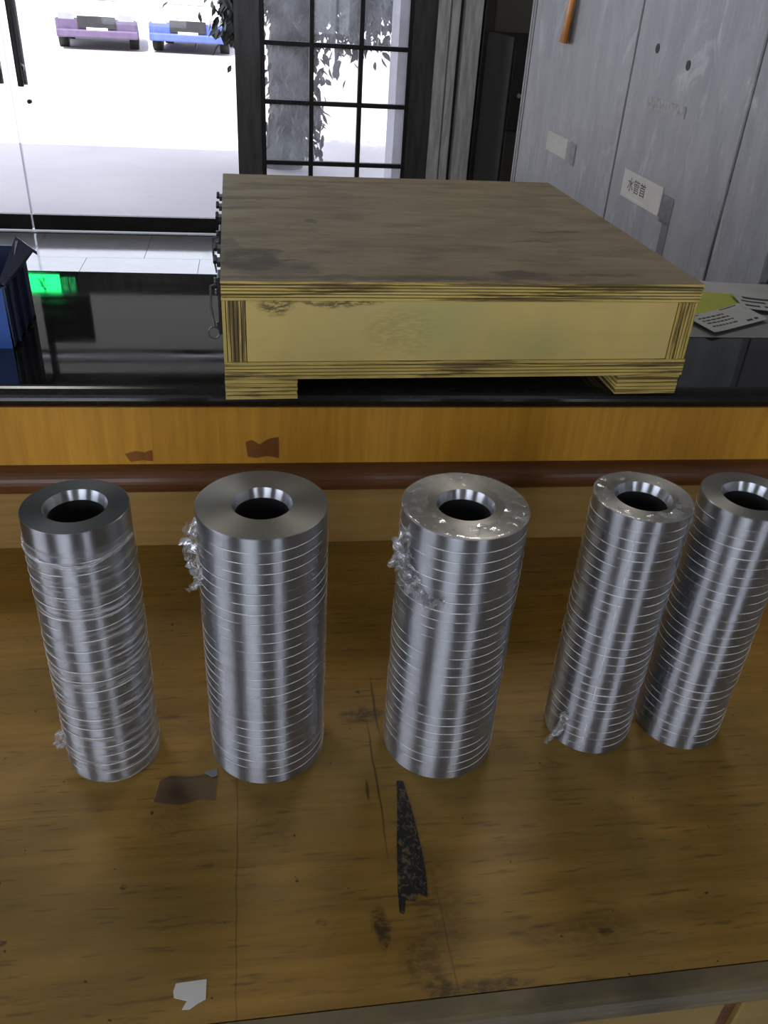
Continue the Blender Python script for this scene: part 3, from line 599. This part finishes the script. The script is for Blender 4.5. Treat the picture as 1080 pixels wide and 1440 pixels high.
bmesh.ops.recalc_face_normals(bm, faces=bm.faces[:]); link_mesh('nosing', bm, M['nosing'], dk)
box('apron', DX0+0.02, DX1-0.02, 0.415, 0.435, 0.62, 0.735, M['rail'], dk)
for a, b in ((-0.30, 0.455), (0.475, 1.25)):
    dr_ = box('drawer', a, b, 0.392, 0.414, 0.625, 0.728, M['drawer'], dk, 0.002, 1); tube('knob', ((a+b)/2, 0.37, 0.675), ((a+b)/2, 0.392, 0.675), 0.012, M['steel'], dr_)
for a, b in ((DX0+0.02, DX0+0.05), (0.455, 0.475), (DX1-0.05, DX1-0.02)): box('side_panel', a, b, 0.40, 1.10, 0.0, 0.735, M['rail'], dk)

def flat_scrap(name, pts, m, label, cat, h=0.0008, z=0.0001): return tag(prism(name, pts, z, z+h, m), label, cat)
flat_scrap('tape_residue', [(-0.126, 0.680), (-0.115, 0.686), (-0.09, 0.682), (-0.066, 0.686), (-0.060, 0.684), (-0.061, 0.646), (-0.080, 0.649), (-0.10, 0.644), (-0.122, 0.648), (-0.131, 0.652)],
    M['tape'], 'brown strip of old tape stuck to the desk in front of the two left tubes', 'tape')
flat_scrap('paper_scrap', [(-0.072, 0.690), (-0.060, 0.691), (-0.060, 0.681), (-0.066, 0.679), (-0.075, 0.686)], M['paper'], 'tiny pale paper corner on the right end of the brown tape strip', 'paper', 0.0006, 0.001)
flat_scrap('paper_scrap', [(-0.091, 0.441), (-0.063, 0.442), (-0.063, 0.4235), (-0.070, 0.4205), (-0.077, 0.416), (-0.084, 0.4165), (-0.080, 0.424), (-0.092, 0.428), (-0.093, 0.434)], M['white_paper'], 'torn white paper scrap near the front edge of the desk', 'paper')
def mk_worn():
    t = NT('black_worn_tape'); n = t.noise(t.coord(scale=(170, 130, 1)), 1.0, 4, 0.75, 0.9); col = t.mix(t.ramp(n, 0.51, 0.60, 0, 1), (0.014, 0.014, 0.013), (0.16, 0.115, 0.055)); t.pbr(col, 0.55); return t.m
M['worn'] = mk_worn()
flat_scrap('black_tape', [(0.1505, 0.655), (0.158, 0.654), (0.162, 0.61), (0.164, 0.56), (0.1635, 0.525), (0.160, 0.503), (0.152, 0.509), (0.146, 0.500), (0.137, 0.503), (0.133, 0.487), (0.1285, 0.490), (0.1305, 0.515), (0.138, 0.57), (0.146, 0.62)],
    M['worn'], 'flaking wedge of black tape on the desk in front of the middle tube', 'tape', 0.0006)

# ------------------------------------------------------------------ tubes
SEG = 96
def lathe(name, prof, m, parent, seg=SEG, smooth_break=()):
    bm = bmesh.new(); rows = [[bm.verts.new((r*math.cos(2*PI*i/seg), r*math.sin(2*PI*i/seg), z)) for i in range(seg)] for r, z in prof]
    for a in range(len(rows)-1):
        for i in range(seg): bm.faces.new((rows[a][i], rows[a][(i+1) % seg], rows[a+1][(i+1) % seg], rows[a+1][i])).smooth = True
    return link_mesh(name, bm, m, parent)
def solid_lathe(name, prof, m, parent, mids=None):
    """closed profile; every segment gets its own ring pair so the edges stay crisp"""
    bm = bmesh.new(); n = len(prof)
    for a in range(n):
        (r0, z0), (r1, z1) = prof[a], prof[(a+1) % n]
        A = [bm.verts.new((r0*math.cos(2*PI*i/SEG), r0*math.sin(2*PI*i/SEG), z0)) for i in range(SEG)]
        B = [bm.verts.new((r1*math.cos(2*PI*i/SEG), r1*math.sin(2*PI*i/SEG), z1)) for i in range(SEG)]
        for i in range(SEG):
            f = bm.faces.new((A[i], A[(i+1) % SEG], B[(i+1) % SEG], B[i])); f.smooth = True; f.material_index = mids[a] if mids else 0
    me = link_mesh(name, bm, m, parent)
    for p in me.data.polygons: p.use_smooth = True
    return me
HT = 0.3464
def film_shell(name, r, z0, z1, m, parent, amp, seed, cover=None, fold=None):
    """stretch film wound round the tube: a thin rippled sleeve, optionally folded over the end face down to radius `fold`"""
    bm = bmesh.new(); nz = max(6, int((z1-z0)/0.0032)); rows = []
    def rip(th, z): return amp*(0.5+0.5*mnoise.noise(Vector((math.cos(th)*2.2+seed, math.sin(th)*2.2, z*95)))) + amp*0.6*abs(mnoise.noise(Vector((math.cos(th)*6, math.sin(th)*6+seed, z*40))))
    for j in range(nz+1):
        z = z0+(z1-z0)*j/nz; row = []
        for i in range(SEG):
            th = 2*PI*i/SEG; zz = z
            if j == nz and not fold: zz += 0.004*mnoise.noise(Vector((math.cos(th)*3, math.sin(th)*3, seed)))
            if j == 0: zz = max(z0, z)
            rr = r + 0.0006 + rip(th, z); row.append(bm.verts.new((rr*math.cos(th), rr*math.sin(th), zz)))
        rows.append(row)
    if fold:
        for k in range(1, 9):
            row = []
            for i in range(SEG):
                th = 2*PI*i/SEG; lim = fold + 0.006*mnoise.noise(Vector((math.cos(th)*4, math.sin(th)*4, seed+9)))
                rr = r + 0.0006 + (lim-r)*k/8; row.append(bm.verts.new((rr*math.cos(th), rr*math.sin(th), z1 + 0.0005 + 0.0026*abs(mnoise.noise(Vector((rr*90*math.cos(th), rr*90*math.sin(th), seed)))))))
            rows.append(row)
    for a in range(len(rows)-1):
        for i in range(SEG):
            if cover and not cover(2*PI*(i+0.5)/SEG, a/len(rows)): continue
            bm.faces.new((rows[a][i], rows[a][(i+1) % SEG], rows[a+1][(i+1) % SEG], rows[a+1][i])).material_index = 1 if a >= nz else 0
    return link_mesh(name, bm, [m, M['film_top']], parent, True)
def helix(name, r, z0, z1, turns, wdt, m, parent, seed):
    bm = bmesh.new(); n = int(turns*72); pa = None
    for i in range(n+1):
        th = 2*PI*i/72; z = z0+(z1-z0)*i/n + 0.0006*mnoise.noise(Vector((math.cos(th), math.sin(th), i*0.02+seed)))
        rr = r; q = [bm.verts.new(((rr+d)*math.cos(th), (rr+d)*math.sin(th), z+h)) for d, h in ((0.0004, -wdt), (0.0007, 0), (0.0004, wdt))]
        if pa: bm.faces.new((pa[0], q[0], q[1], pa[1])); bm.faces.new((pa[1], q[1], q[2], pa[2]))
        pa = q
    return link_mesh(name, bm, m, parent, True)
def crumple(name, parent, path, width, seed, m):
    """a crumpled loose flap of film that follows a path of points"""
    bm = bmesh.new(); rg = random.Random(seed); pts = [Vector(p) for p in path]; rows = []; K = 9; N = 30
    for i in range(N+1):
        t = i/N*(len(pts)-1); k = min(int(t), len(pts)-2); p = pts[k].lerp(pts[k+1], t-k); wv = width*(0.55+0.45*math.sin(PI*min(1, i/N*1.1+0.1)))*(0.7+0.5*rg.random())
        row = []
        for j in range(K):
            u = (j/(K-1)-0.5)*wv
            nz = mnoise.noise_vector(Vector((i*0.45+seed, j*0.7, seed)))*width*0.45
            q = p + Vector((u*0.85, -abs(u)*0.25, u*0.25)) + Vector((nz.x, nz.y*0.8, nz.z)); row.append(bm.verts.new(q))
        rows.append(row)
    for i in range(N):
        for j in range(K-1): bm.faces.new((rows[i][j], rows[i][j+1], rows[i+1][j+1], rows[i+1][j]))
    return link_mesh(name, bm, m, parent, True)
def metal_tube(x, y, r, label, face='alu_face', rb=0.0313):
    t = thing('metal_tube', label, 'metal tube', (x, y, 0), 0, 'metal tubes standing in a row on the desk')
    e = 0.0007
    solid_lathe('tube_body', [(r-e, 0.0), (r, e), (r, HT-e), (r-e, HT), (rb, HT), (rb-0.0036, HT-0.0105), (rb-0.0036, 0.0)],
        [M['alu'], M[face], M['alu_bore'], M['alu_inner']], t, [0, 0, 0, 1, 2, 3, 1])
    return t
t1 = metal_tube(-0.1834, 0.7368, 0.0525, 'metal tube with a dark reflection coloured into its end face, swathed in wrinkled film, leftmost in the row', 'alu_face_dark_reflection')
film_shell('plastic_film', 0.0525, 0.001, HT-0.021, M['film_heavy'], t1, 0.0009, 1.3); helix('film_edge', 0.0535, 0.006, HT-0.03, 22, 0.0005, M['seam'], t1, 2)
crumple('film_tail', t1, [(-0.050, -0.022, 0.055), (-0.054, -0.022, 0.040), (-0.056, -0.020, 0.028)], 0.016, 5, M['film_crumple'])
bm = bmesh.new()
for q in range(3):
    polyline_tube(bm, [((0.0543+0.0008*mnoise.noise(Vector((i*0.4, q, 2))))*math.cos(math.radians(170+i*3)), (0.0543+0.0008*mnoise.noise(Vector((i*0.4, q, 5))))*math.sin(math.radians(170+i*3)), 0.3195-0.010*math.sin(PI*i/60)+0.0026*(q-1)*math.sin(i*0.23+q)+0.001*mnoise.noise(Vector((i*0.5, q, 9)))) for i in range(61)], 0.0008, 6)
link_mesh('film_fold', bm, M['film_crumple'], t1, True)
t2 = metal_tube(0.0006, 0.7325, 0.0677, 'thick metal tube with bare end face and loose film flap, second from the left')
film_shell('plastic_film', 0.0677, 0.001, HT-0.004, M['film_light'], t2, 0.0002, 4.1); helix('film_edge', 0.0680, 0.004, HT-0.012, 26, 0.00042, M['seam'], t2, 3)
crumple('film_tail', t2, [(-0.066, -0.018, 0.338), (-0.074, -0.020, 0.318), (-0.070, -0.024, 0.296), (-0.066, -0.026, 0.275), (-0.074, -0.026, 0.258)], 0.020, 3, M['film_crumple'])
t3 = metal_tube(0.2114, 0.7194, 0.0668, 'thick metal tube with film crumpled over its top end, in the middle of the row')
film_shell('plastic_film', 0.0668, 0.001, HT, M['film_light'], t3, 0.0003, 7.7, fold=0.040); helix('film_edge', 0.0672, 0.004, HT-0.012, 26, 0.00045, M['seam'], t3, 5)
crumple('film_tail', t3, [(-0.066, -0.020, 0.328), (-0.067, -0.026, 0.305), (-0.060, -0.036, 0.285), (-0.050, -0.048, 0.270), (-0.035, -0.062, 0.262)], 0.034, 12, M['film_crumple'])
t4 = metal_tube(0.4117, 0.7272, 0.0535, 'slim metal tube with film over its rim and a lengthwise seam, fourth from the left')
film_shell('plastic_film', 0.0535, 0.001, HT, M['film_light'], t4, 0.0003, 11.9, fold=0.036); helix('film_edge', 0.0539, 0.004, HT-0.010, 27, 0.00045, M['seam'], t4, 6)
bm = bmesh.new(); th = math.radians(243); add_box(bm, -0.0003, 0.0003, -0.0004, 0.0004, 0.002, HT-0.004); o = link_mesh('lengthwise_seam', bm, M['seam'], t4); o.location = (0.0545*math.cos(th), 0.0545*math.sin(th), 0)
crumple('film_tail', t4, [(-0.046, -0.030, 0.055), (-0.050, -0.034, 0.040), (-0.058, -0.036, 0.022), (-0.066, -0.036, 0.010)], 0.016, 15, M['film_crumple'])
t5 = metal_tube(0.5350, 0.7225, 0.0530, 'slim metal tube cut by the right edge of the picture, rightmost in the row')
film_shell('plastic_film', 0.0530, 0.001, HT-0.003, M['film_light'], t5, 0.0002, 15.2); helix('film_edge', 0.0534, 0.004, HT-0.010, 27, 0.00042, M['seam'], t5, 8)

# ------------------------------------------------------------------ plywood box
bx = thing('plywood_box', 'shallow yellow plywood box with striped ply edges and a grimy lid on the worktop', 'box', (-0.046, 1.105, ZG), 0.0185)
BW, BD, BH = 0.690, 0.715, 0.170
def ply(name, x0, x1, y0, y1, z0, z1, layers, axis, m, parent, top=None, seedv=1):
    """a plywood board whose plies show as proud layers with thin sunk glue lines between them; axis = direction of stacking"""
    bm = bmesh.new(); rg = random.Random(seedv); lo, hi = (z0, z1) if axis == 'z' else (x0, x1); step = (hi-lo)/layers; g = 0.0013
    for i in range(layers):
        a = lo+i*step+(g/2 if i else 0); b = lo+(i+1)*step-(g/2 if i < layers-1 else 0); d = rg.uniform(0, 0.0009)
        if axis == 'z': add_box(bm, x0+d, x1-d, y0+d, y1-d, a, b, 0)
        else: add_box(bm, a, b, y0+d, y1-d, z0, z1, 0)
        if i < layers-1:
            if axis == 'z': add_box(bm, x0+0.0022, x1-0.0022, y0+0.0022, y1-0.0022, b, b+g, 1)
            else: add_box(bm, b, b+g, y0+0.0022, y1-0.0022, z0, z1, 1)
    if top is not None:
        for f in bm.faces:
            if f.calc_center_median().z > z1-1e-5 and f.material_index == 0: f.material_index = 2
    return link_mesh(name, bm, [m, M['glue']] + ([top] if top else []), parent)
ply('lid', 0, BW, 0, BD, 0.1440, BH, 6, 'z', M['ply_x'], bx, M['box_top'], 3)
ply('bottom_board', 0, BW, 0, BD, 0.0300, 0.0555, 5, 'z', M['ply_x'], bx, None, 5)
ply('side_panel', 0.0005, 0.0310, 0.0005, BD, 0.0560, 0.1432, 6, 'x', M['ply_z'], bx, None, 6)
ply('side_panel', BW-0.032, BW-0.003, 0.0005, BD, 0.0560, 0.1432, 6, 'x', M['ply_z'], bx, None, 7)
box('front_panel', 0.0320, BW-0.0335, 0.0015, 0.026, 0.0560, 0.1435, M['box_panel'], bx, 0.0008, 1); box('rear_panel', 0.0320, BW-0.0335, BD-0.026, BD-0.0015, 0.0560, 0.1435, M['box_panel'], bx, 0.0008, 1)
ply('runner', 0.0, 0.102, 0, BD, 0, 0.0296, 5, 'z', M['ply_x'], bx, None, 8); ply('runner', BW-0.104, BW-0.004, 0, BD, 0, 0.0296, 5, 'z', M['ply_x'], bx, None, 9)
def hardware(yc, ring):
    h = box('latch_plate', -0.0045, 0.0, yc-0.020, yc+0.020, 0.085, 0.165, M['black_metal'], bx, 0.001, 1)
    for (yy, zz) in ((yc-0.01, 0.158), (yc+0.012, 0.135), (yc, 0.092)): tube('screw', (-0.009, yy, zz), (-0.0045, yy, zz), 0.0045, M['dark_metal'], h, 10)
    bm = bmesh.new(); polyline_tube(bm, [(-0.006, yc, 0.150), (-0.014, yc, 0.148), (-0.015, yc-0.006, 0.12), (-0.011, yc-0.012, 0.095)], 0.0018, 6); link_mesh('hasp', bm, M['dark_metal'], h)
    if ring:
        bm = bmesh.new(); polyline_tube(bm, [(-0.012+0.0075*math.cos(2*PI*i/18), yc-0.014, 0.086+0.0085*math.sin(2*PI*i/18)) for i in range(18)], 0.0014, 6, True); link_mesh('ring', bm, M['dark_metal'], h)
hardware(0.05, True); hardware(0.30, False)
for yy in (0.15, 0.22, 0.42, 0.50, 0.58):
    bm = bmesh.new(); add_box(bm, -0.0065, 0.0, yy-0.012, yy+0.012, 0.148, 0.156); add_tube(bm, (-0.009, yy-0.006, 0.153), (-0.009, yy+0.010, 0.158), 0.003, 8); link_mesh('staple', bm, M['black_metal'], bx)

# ------------------------------------------------------------------ blue bin
bn = thing('parts_bin', 'blue plastic parts bin, its shaded side wall coloured dark, at the left of the worktop', 'bin', (-0.372, 1.299, ZG), 0)
bm = bmesh.new(); t_ = 0.004
add_box(bm, -0.30, 0.0, 0.0, 0.15, 0.0, t_); link_mesh('bin_bottom', bm, M['blue'], bn)
def wall_poly(name, pts, thick, m, axis, at, parent=bn):
    bm = bmesh.new(); n = len(pts)
    mk = (lambda u, z, d: (at+d, u, z)) if axis == 'x' else (lambda u, z, d: (u, at+d, z))
    A = [bm.verts.new(mk(u, z, 0)) for u, z in pts]; B = [bm.verts.new(mk(u, z, thick)) for u, z in pts]; bm.faces.new(A); bm.faces.new(B[::-1])
    for i in range(n): bm.faces.new((A[i], B[i], B[(i+1) % n], A[(i+1) % n]))
    bmesh.ops.recalc_face_normals(bm, faces=bm.faces[:]); return link_mesh(name, bm, m, parent)
wall_poly('front_wall', [(-0.30, t_), (-0.001, t_), (-0.004, 0.098), (-0.30, 0.098)], t_, M['blue'], 'y', 0.0)
box('front_rim', -0.30, -0.004, -0.006, 0.006, 0.096, 0.108, M['blue_shaded'], bn, 0.002, 2)
wall_poly('rear_wall', [(-0.30, t_), (-0.001, t_), (-0.001, 0.120), (-0.30, 0.120)], t_, M['blue_shaded'], 'y', 0.142)
sw = wall_poly('side_wall', [(0.0, 0.0), (0.148, 0.0), (0.146, 0.118), (0.120, 0.134), (0.060, 0.113), (0.0, 0.100)], t_, M['blue_shaded'], 'x', -0.004)
for yy in (0.018, 0.055, 0.100): box('rib', -0.001, 0.006, yy, yy+0.005, 0.004, 0.108, M['blue_shaded'], sw, 0.001, 1)
bm = bmesh.new(); P = [(0.0, 0.101), (0.060, 0.114), (0.132, 0.132), (0.150, 0.124)]
for i in range(3):
    (ya, za), (yb, zb) = P[i], P[i+1]; V = []
    for (yy, zz) in ((ya, za), (yb, zb)):
        for (dx, dz) in ((-0.006, 0.006), (0.002+0.11*yy, -0.10*yy), (0.002+0.11*yy, -0.006-0.10*yy), (-0.006, -0.001)): V.append(bm.verts.new((dx, yy, zz+dz)))
    for f in ((0, 1, 5, 4), (1, 2, 6, 5), (2, 3, 7, 6), (3, 0, 4, 7), (0, 3, 2, 1), (4, 5, 6, 7)): bm.faces.new([V[k] for k in f])
bmesh.ops.recalc_face_normals(bm, faces=bm.faces[:]); link_mesh('side_flange', bm, M['blue_shaded'], bn)
box('left_wall', -0.304, -0.30, 0.0, 0.148, 0.0, 0.105, M['blue'], bn)

# ------------------------------------------------------------------ papers right of the box
def sheet(name, corners, z, m, label, cat='paper', curl=0.0, seedv=0, thick=0.0005, N=14):
    """a thin sheet through four corners (a, b, c, d in order) with a gentle curl; returns the object and a mapper for printed marks"""
    a, b, c, d = [Vector((x, y, 0)) for x, y in corners]
    def at(u, v, h=0.0):
        p = (a.lerp(b, u)).lerp(d.lerp(c, u), v); zz = z + curl*(abs(2*u-1)**2.5) * (0.4+0.6*v) + 0.0006*mnoise.noise(Vector((u*3, v*3, seedv)))
        return Vector((p.x, p.y, zz+h))
    bm = bmesh.new(); top = [[bm.verts.new(at(i/N, j/N, thick)) for i in range(N+1)] for j in range(N+1)]; bot = [[bm.verts.new(at(i/N, j/N)) for i in range(N+1)] for j in range(N+1)]
    for j in range(N):
        for i in range(N):
            bm.faces.new((top[j][i], top[j][i+1], top[j+1][i+1], top[j+1][i])).smooth = True; bm.faces.new((bot[j][i], bot[j+1][i], bot[j+1][i+1], bot[j][i+1]))
    for k in range(N):
        bm.faces.new((bot[0][k], bot[0][k+1], top[0][k+1], top[0][k])); bm.faces.new((bot[N][k+1], bot[N][k], top[N][k], top[N][k+1]))
        bm.faces.new((bot[k+1][0], bot[k][0], top[k][0], top[k+1][0])); bm.faces.new((bot[k][N], bot[k+1][N], top[k+1][N], top[k][N]))
    return tag(link_mesh(name, bm, m), label, cat), at
def marks(parent, at, rects, thick=0.0005):
    bm = bmesh.new()
    for (u0, u1, v0, v1) in rects:
        n = max(1, int(abs(u1-u0)/0.04))
        for k in range(n):
            ua, ub = u0+(u1-u0)*k/n, u0+(u1-u0)*(k+1)/n
            lo_ = [bm.verts.new(at(u, v, thick)) for u, v in ((ua, v0), (ub, v0), (ub, v1), (ua, v1))]
            q = [bm.verts.new(at(u, v, thick+0.0004)) for u, v in ((ua, v0), (ub, v0), (ub, v1), (ua, v1))]; bm.faces.new(q)
            for i in range(4): bm.faces.new((lo_[i], lo_[(i+1) % 4], q[(i+1) % 4], q[i]))
    link_mesh('printing', bm, M['ink'], parent)
s0, _ = sheet('paper_sheet', [(0.64, 1.362), (1.09, 1.352), (1.09, 1.665), (0.64, 1.675)], ZG+0.0004, M['paper'], 'large plain grey-white sheet lying under the other papers beside the box', curl=0.0, seedv=1)
s0b, _ = sheet('paper_sheet', [(0.90, 1.60), (1.20, 1.53), (1.24, 1.668), (0.93, 1.684)], ZG+0.003, M['label_paper'], 'plain white sheet at the back of the worktop against the steel cabinet', curl=0.006, seedv=2)
s1, _ = sheet('paper_sheet', [(0.72, 1.450), (0.95, 1.490), (0.99, 1.590), (0.78, 1.665)], ZG+0.0048, M['yellow_paper'], 'yellow-green sheet tucked beside the box', curl=0.001, seedv=3)
rg = random.Random(4)
s2, at2 = sheet('printed_label', [(0.826, 1.362), (0.975, 1.438), (0.957, 1.522), (0.805, 1.445)], ZG+0.0068, M['label_paper'], 'white shipping label with rows of small print, nearest the front of the papers', 'label', curl=0.004, seedv=4)
rects = []
for v in (0.22, 0.40, 0.55, 0.70):
    u = 0.12
    while u < 0.56: l = rg.uniform(0.03, 0.08); rects.append((u, u+l, v, v+0.055)); u += l+0.02
rects += [(0.70, 0.80, 0.12, 0.20), (0.84, 0.90, 0.12, 0.20), (0.06, 0.22, 0.90, 0.93), (0.62, 0.92, 0.93, 0.96)]
marks(s2, at2, rects)
s3, at3 = sheet('printed_label', [(0.955, 1.495), (1.05, 1.47), (1.06, 1.55), (0.972, 1.583)], ZG+0.0088, M['label_paper'], 'smaller printed white label partly cut by the right edge of the picture', 'label', curl=0.004, seedv=6)
marks(s3, at3, [(0.1, 0.4, 0.2, 0.3), (0.5, 0.7, 0.2, 0.3), (0.1, 0.6, 0.5, 0.6), (0.2, 0.9, 0.75, 0.9)])

# ------------------------------------------------------------------ lift everything so the floor is at zero
for o in SC.objects:
    if o.parent is None:
        if o is cam: o.matrix_world = Matrix.Translation((0, 0, LIFT)) @ o.matrix_world
        else: o.location.z += LIFT
